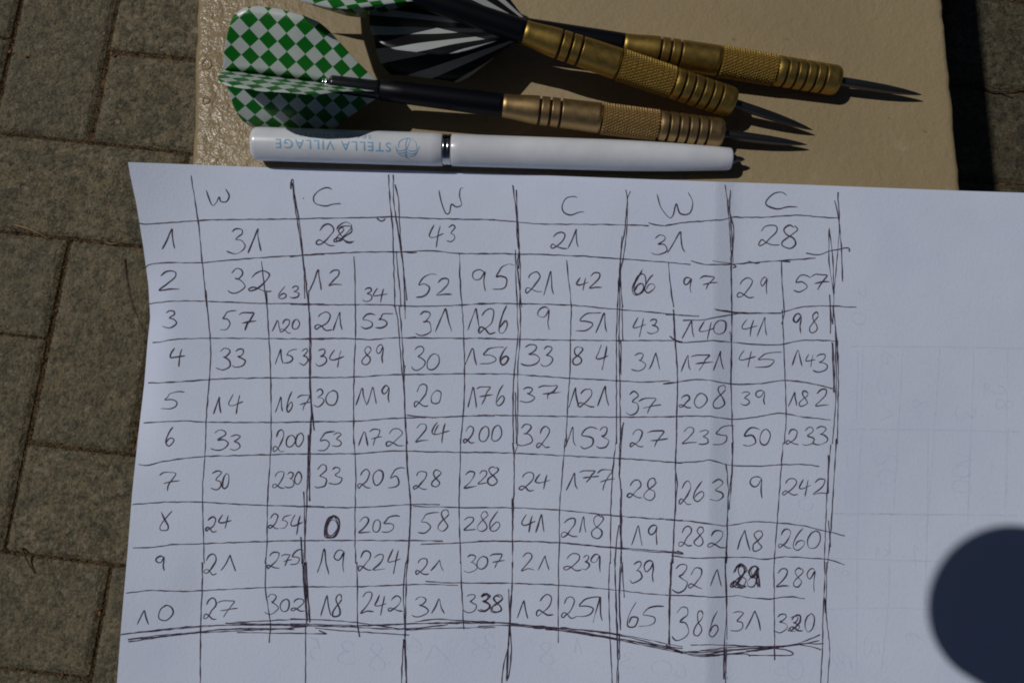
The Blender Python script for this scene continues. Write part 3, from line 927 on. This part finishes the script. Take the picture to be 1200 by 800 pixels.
# ------------------------------------------------------------------ lathe
def lathe(prof, seg=64, rfun=None, capends=True):
    vs, fs = [], []
    for i, (x, r_) in enumerate(prof):
        for j in range(seg):
            a = 2*math.pi*j/seg; rr = r_ if rfun is None else rfun(x, a, r_)
            vs.append((x*MM, rr*math.cos(a)*MM, rr*math.sin(a)*MM))
    n = len(prof)
    for i in range(n-1):
        for j in range(seg): fs.append((i*seg+j, i*seg+(j+1) % seg, (i+1)*seg+(j+1) % seg, (i+1)*seg+j))
    if capends: fs.append(list(range(seg))[::-1]); fs.append([(n-1)*seg+j for j in range(seg)])
    me = mesh('lathe', vs, fs, True)
    me.polygons[-1].use_smooth = not capends; return me
def darken_grooves(me, brass, xs, w):
    me.materials.append(brass); me.materials.append(M_GROOVE_DARK)
    for p_ in me.polygons:
        if len(p_.vertices) == 4 and any(abs(p_.center.x/MM-g) < w for g in xs): p_.material_index = 1
    return me
def frame(Tm, Fm, roll=0):
    x = (Fm-Tm).normalized(); y = Vector((0, 0, 1)).cross(x).normalized(); z = x.cross(y)
    M = Matrix((x, y, z)).transposed().to_4x4(); M.translation = Tm*MM; return M
def groove_prof(L, rb, gs, x0, x1, gw=.7, gd=.7, step=.9):
    xs = []
    x = x0
    while x < x1-1e-6: xs.append(x); x += step
    xs.append(x1)
    pr = [(x, rb(x)) for x in xs if all(abs(x-g) > gw*.8 for g in gs)]
    for g in gs:
        for dx, dp in ((-gw*.75, 0), (-gw*.56, 0), (-gw*.5, .08), (-gw*.44, .9), (-gw*.36, 1), (gw*.36, 1), (gw*.44, .9), (gw*.5, .08), (gw*.56, 0), (gw*.75, 0)):
            if x0 <= g+dx <= x1: pr.append((g+dx, rb(g+dx)-gd*dp))
    pr.sort(); return pr

# flight vane outline: (distance back from the front, height), mm
VANE = [(0, .3), (6, 5.2), (13.9, 12.3), (16, 13.6), (19.5, 14.6), (25, 15.2), (30, 15.2), (33, 14.6), (35.4, 12.9), (36.8, 10), (38, 5.5), (39, 0)]
def vane(angle, curl, seed):
    # a thin flexible film: grid across height, bending with 'curl'
    up = [(x, h) for x, h in VANE]
    vs, fs, uv = [], [], []; NX, NH = 34, 8
    rng = random.Random(seed)
    for i in range(NX+1):
        x = 39*i/NX
        h = lerpt(VANE, x, 0, 1)
        for j in range(NH+1):
            q = h*j/NH; a = angle+curl*(q/15)**2*math.sin(min(1, x/30)*1.5)
            w = .25*noise.noise(Vector((x*.12, q*.2, seed)))*q/15*2
            q = q*1.05; y = math.cos(a)*q-math.sin(a)*w; z = math.sin(a)*q+math.cos(a)*w
            xx = -x*1.045
            vs.append((xx*MM, y*MM, z*MM)); uv.append((x, q))
    for i in range(NX):
        for j in range(NH): b = i*(NH+1)+j; fs.append((b, b+1, b+NH+2, b+NH+1))
    me = mesh('vane', vs, fs, True)
    ul = me.uv_layers.new(name='UVMap')
    for lp in me.loops: ul.data[lp.index].uv = uv[lp.vertex_index]
    return me
def dart(Tm, Fm, fm, angles, label, brass, ptlen=23.0, seed=0, fs=1.0, fo=0.0):
    Mx = frame(Tm, Fm); L = (Fm-Tm).length
    root = empty('dart', (0, 0, 0), label, 'dart', 'brass darts lying on the ledge'); root.matrix_world = Mx
    def rb(x):
        t = x/L
        return 2.95+(3.62-2.95)*ss(t/.17) if t < .17 else 3.62+.25*(t-.17)/.27 if t < .44 else 3.87
    def rbn(x):
        t = (x-L)
        return 3.87 if t < -1.6 else 3.87-1.0*(1-math.sqrt(max(0, 1-((t+1.6)/1.6)**2)))
    g1 = [L*.166, L*.212, L*.258]; g2 = [L*f for f in (.745, .79, .834, .878, .922)]
    pr = [(0, 2.5), (0.02, 2.8)]+groove_prof(L, rb, g1, .15, L*.437)+[(L*.441, 3.2), (L*.447, 3.2)]
    obj('barrel_tail', darken_grooves(lathe(pr, 64), brass, g1, .3), brass, parent=root)
    x0, x1 = L*.446, L*.700; NT_ = 28
    def kn(x, a, r_):
        k = 2*math.pi/.86; s_ = NT_*a
        t1 = abs(math.sin((s_+k*x*.62)/2)); t2 = abs(math.sin((s_-k*x*.62)/2))
        return r_-.30*(1-min(1, 1.6*min(t1, t2))) if r_ > 3.6 else r_
    n = 120; pr = [(x0, 3.4)]+[(x0+.2+(x1-x0-.4)*i/n, 4.02) for i in range(n+1)]+[(x1, 3.4)]
    me = lathe(pr, 252, kn); me.polygons.foreach_set('use_smooth', [False]*len(me.polygons))
    obj('knurled_grip', me, M_KNURL if brass is M_BRASS else M_KNURL2, parent=root)
    pr = [(x1-.05, 3.2), (L*.706, 3.2), (L*.710, 3.84)]+groove_prof(L, rbn, g2, L*.711, L-1.6)+[(L-1.6+1.6*i/7, rbn(L-1.6+1.6*i/7)) for i in range(1, 8)]+[(L+.02, 1.6)]
    obj('barrel_nose', darken_grooves(lathe(pr, 64), brass, g2, .3), brass, parent=root)
    p = ptlen
    obj('steel_point', lathe([(L-.3, 1.15), (L+.6, 1.2), (L+p*.3, 1.22), (L+p*.55, 1.12), (L+p*.75, .85), (L+p*.9, .48), (L+p*.97, .22), (L+p, .04)], 32), M_STEEL, parent=root)
    F0 = -31.0
    sh = obj('shaft', lathe([(F0-.3, 2.3), (F0, 2.6), (F0+6, 2.7), (F0+16, 2.8), (-6, 2.92), (-1, 2.95), (-.05, 2.95), (.3, 2.2)], 40), M_SHAFT, parent=root)
    obj('flight_socket', lathe([(F0-13, 1.6), (F0-12.6, 2.1), (F0-12, 2.2), (F0-1, 2.35), (F0-.3, 2.35)], 32), M_INSERT, parent=root)
    obj('spring_tip', lathe([(F0-15, .5), (F0-14.8, 1.1), (F0-14.5, 1.25), (F0-14.2, 1.0), (F0-13.9, 1.35), (F0-13.5, 1.45), (F0-13.2, 1.2), (F0-12.8, 1.2)], 24), M_CHROME, parent=root)
    for i, (an, cu) in enumerate(angles):
        me = vane(math.radians(an), math.radians(cu), seed*10+i); me.materials.append(fm)
        o = obj('flight_vane', me, fm, parent=root); o.location = ((F0+1+fo)*MM, 0, 0); o.scale = (1+(fs-1)*.3, fs, fs)
        so_ = o.modifiers.new('film', 'SOLIDIFY'); so_.thickness = .09*MM; so_.offset = 0
    print('dart', seed, 'L', round(L, 2), 'tip z', round((Fm+(Fm-Tm).normalized()*ptlen).z, 2), 'flight z', round((Tm-(Fm-Tm).normalized()*50).z, 2), 'tip px', Q(*(Fm+(Fm-Tm).normalized()*ptlen)))
    return root
def solveT(px, py, Fm, L, up=True):       # tail point on that line of sight at distance L from the nose
    d = ray(px, py); o = Vector((0, 0, D)); best = None
    z = Fm.z
    for i in range(4000):
        z = Fm.z+i*.02; p = P(px, py, z)
        if (p-Fm).length >= L: continue
        return p
    return p
FA = P(846, 157, 3.9); TA = P(589, 124, 8.4)
FC = P(982, 95, 3.9); TC = P(730, 53, 7.6)
FB = P(859, 121, 6.0); TB = P(614, 38, 15.8)
dart(TA, FA, m_checker(0), [(42, -4), (126, 3), (221, 12), (322, 10)], 'brass dart with a green and white checked flight, nearest the white pen', M_BRASS, seed=1)
dart(TC, FC, m_rays(), [(38, 0), (149, 3), (216, 6), (318, 8)], 'brass dart with a black and white striped flight, farthest from the pen', M_BRASS2, seed=2, fs=1.12, fo=6.0)
dart(TB, FB, m_checker(2), [(62, 0), (152, 4), (254, 4), (326, 4)], 'brass dart with a checked flight, lying across the other two', M_BRASS2, seed=3, fs=.96, fo=5.0)

# ------------------------------------------------------------------ pen
PL, PRt = P(297, 168.5, 4.35), P(857, 186.5, 3.55)
Mp = frame(PL, PRt); LP = (PRt-PL).length
pen = empty('ballpoint_pen', (0, 0, 0), 'white ballpoint pen with a silver ring and blue upside-down print', 'pen'); pen.matrix_world = Mp
xr = (P(519, 176, 4.3)-PL).length; xr2 = (P(529, 176, 4.3)-PL).length
print('pen length', LP, 'ring', xr, xr2)
R0_ = 4.3
obj('pen_cap', lathe([(.25, .4), (.0, 2.6), (.12, 3.5), (.45, 4.0), (.9, 4.22), (1.6, R0_), (xr-3, R0_-.05), (xr-.15, R0_-.1), (xr, R0_-.25)], 96), M_PEN, parent=pen)
obj('silver_ring', lathe([(xr-.1, 3.6), (xr+.02, 3.95), (xr+.5, 4.0), (xr+1, 3.98), (xr+1.2, 3.85), (xr+1.4, 3.98), (xr2-.1, 4.0), (xr2, 3.6)], 64), M_CHROME, parent=pen)
pr = [(xr2-.05, 3.6), (xr2+.1, 4.0), (xr2+.3, 4.12)]
for i in range(1, 30):
    t = i/30; x = xr2+.3+(LP-xr2-1.2)*t
    pr.append((x, 4.12-.22*t-1.0*max(0, (t-.55)/.45)**1.8))
pr += [(LP-.6, 2.88), (LP-.25, 2.72), (LP, 2.2), (LP, 1.0)]
obj('pen_barrel', lathe(pr, 96), M_PEN, parent=pen)
obj('pen_nib', lathe([(LP-.2, 1.25), (LP+1.1, 1.15), (LP+1.2, .85), (LP+2.4, .7), (LP+3.1, .4), (LP+3.5, .1)], 32), M_STEEL, parent=pen)
def pen_wrap(u, s_, r_=R0_+.03):        # u along pen, s_ arc from the line that faces the camera
    base = math.radians(-21)
    a = base+s_/r_
    return Mp@Vector((u*MM, math.sin(a)*r_*MM, math.cos(a)*r_*MM))
def pen_text(s, x_right, x_left, height, arc_c, name):
    cu = bpy.data.curves.new(name, 'FONT'); cu.body = s; cu.size = 1; cu.space_character = 1.18; cu.resolution_u = 3
    to = bpy.data.objects.new(name, cu); COL.objects.link(to); dg = bpy.context.evaluated_depsgraph_get(); dg.update()
    me = bpy.data.meshes.new_from_object(to.evaluated_get(dg)); COL.objects.unlink(to); bpy.data.objects.remove(to)
    bm = bmesh.new(); bm.from_mesh(me)
    xs = [v.co.x for v in bm.verts]; ys = [v.co.y for v in bm.verts]; x0, x1, y0, y1 = min(xs), max(xs), min(ys), max(ys)
    for v in bm.verts: v.co = Vector(((v.co.x-x0)/(x1-x0)*(x_right-x_left), ((v.co.y-y0)/(y1-y0)-.5)*height, 0))
    bmesh.ops.triangulate(bm, faces=bm.faces)
    for _ in range(3):
        es = [e for e in bm.edges if e.calc_length() > .45]
        if es: bmesh.ops.subdivide_edges(bm, edges=es, cuts=1); bmesh.ops.triangulate(bm, faces=bm.faces)
    inv = Mp.inverted()
    for v in bm.verts: v.co = inv@pen_wrap(x_right-v.co.x, arc_c-v.co.y)
    obj('printed_lettering', bm, M_BLUE, parent=pen)
def pu(px): return (P(px, 172, 4.3)-PL).length
pen_text('STELLA VILLAGE', pu(461), pu(328.5), 2.35, .15, 'main')
pen_text('SEASIDE HOTEL', pu(438), pu(353), 1.05, 2.75, 'small')
lg = Ink(); invp = Mp.inverted()
def lconv(x, y):
    return (invp@pen_wrap(pu(x), (173.3-y)/4.72, R0_+.035))/MM
def L8(pts, w=.8): lg.stroke([(290+x/4.8, 140+y/4.8) for x, y in pts], w, .05, conv=lconv)
L8([(862, 160), (866, 125), (890, 105), (915, 100), (942, 108), (960, 130), (962, 158)])
L8([(915, 96), (925, 110), (918, 140), (905, 165), (902, 140), (908, 110), (915, 96)])
L8([(845, 150), (860, 175), (890, 172), (905, 165), (925, 175), (955, 172), (982, 148)])
L8([(850, 168), (862, 190), (892, 186), (905, 178), (925, 190), (952, 188), (975, 168)])
L8([(858, 188), (875, 205), (895, 200), (905, 192), (920, 205), (945, 202), (965, 186)])
L8([(905, 165), (905, 200), (912, 222), (922, 222)], 1.2); L8([(905, 170), (903, 205), (898, 215)], 1.4)
obj('printed_emblem', mesh('emblem', lg.v, lg.f), M_BLUE, parent=pen)

# ------------------------------------------------------------------ the photographer's compact camera, whose lens throws the round shadow
camt = empty('compact_camera', tuple(LENS_C*MM), 'black compact camera held over the sheet, throwing the round shadow', 'camera')
camt.rotation_euler = (TH, 0, 0)
def cyl(r_, z0, z1, name, mat, seg=64):
    me = lathe([(z0, r_*.94), (z0+.8, r_), (z1-.8, r_), (z1, r_*.9)], seg)
    o = obj(name, me, mat, parent=camt); o.rotation_euler = (0, -math.pi/2, 0); return o
cyl(20.0, 0, 14, 'lens_barrel', M_BLACK); cyl(14.5, -1.2, .5, 'lens_glass', M_INSERT)
bm = bmesh.new(); bmesh.ops.create_cube(bm, size=1)
for v in bm.verts: v.co = Vector((v.co.x*96+31, v.co.y*58-14, v.co.z*22+25))*MM
bmesh.ops.bevel(bm, geom=bm.edges, offset=6*MM, segments=4, affect='EDGES')
obj('camera_body', bm, M_BLACK, parent=camt)
bm = bmesh.new(); bmesh.ops.create_cube(bm, size=1)
for v in bm.verts: v.co = Vector((v.co.x*16+72, v.co.y*50-14, v.co.z*12+12))*MM
bmesh.ops.bevel(bm, geom=bm.edges, offset=4*MM, segments=3, affect='EDGES')
obj('hand_grip', bm, M_BLACK, parent=camt)
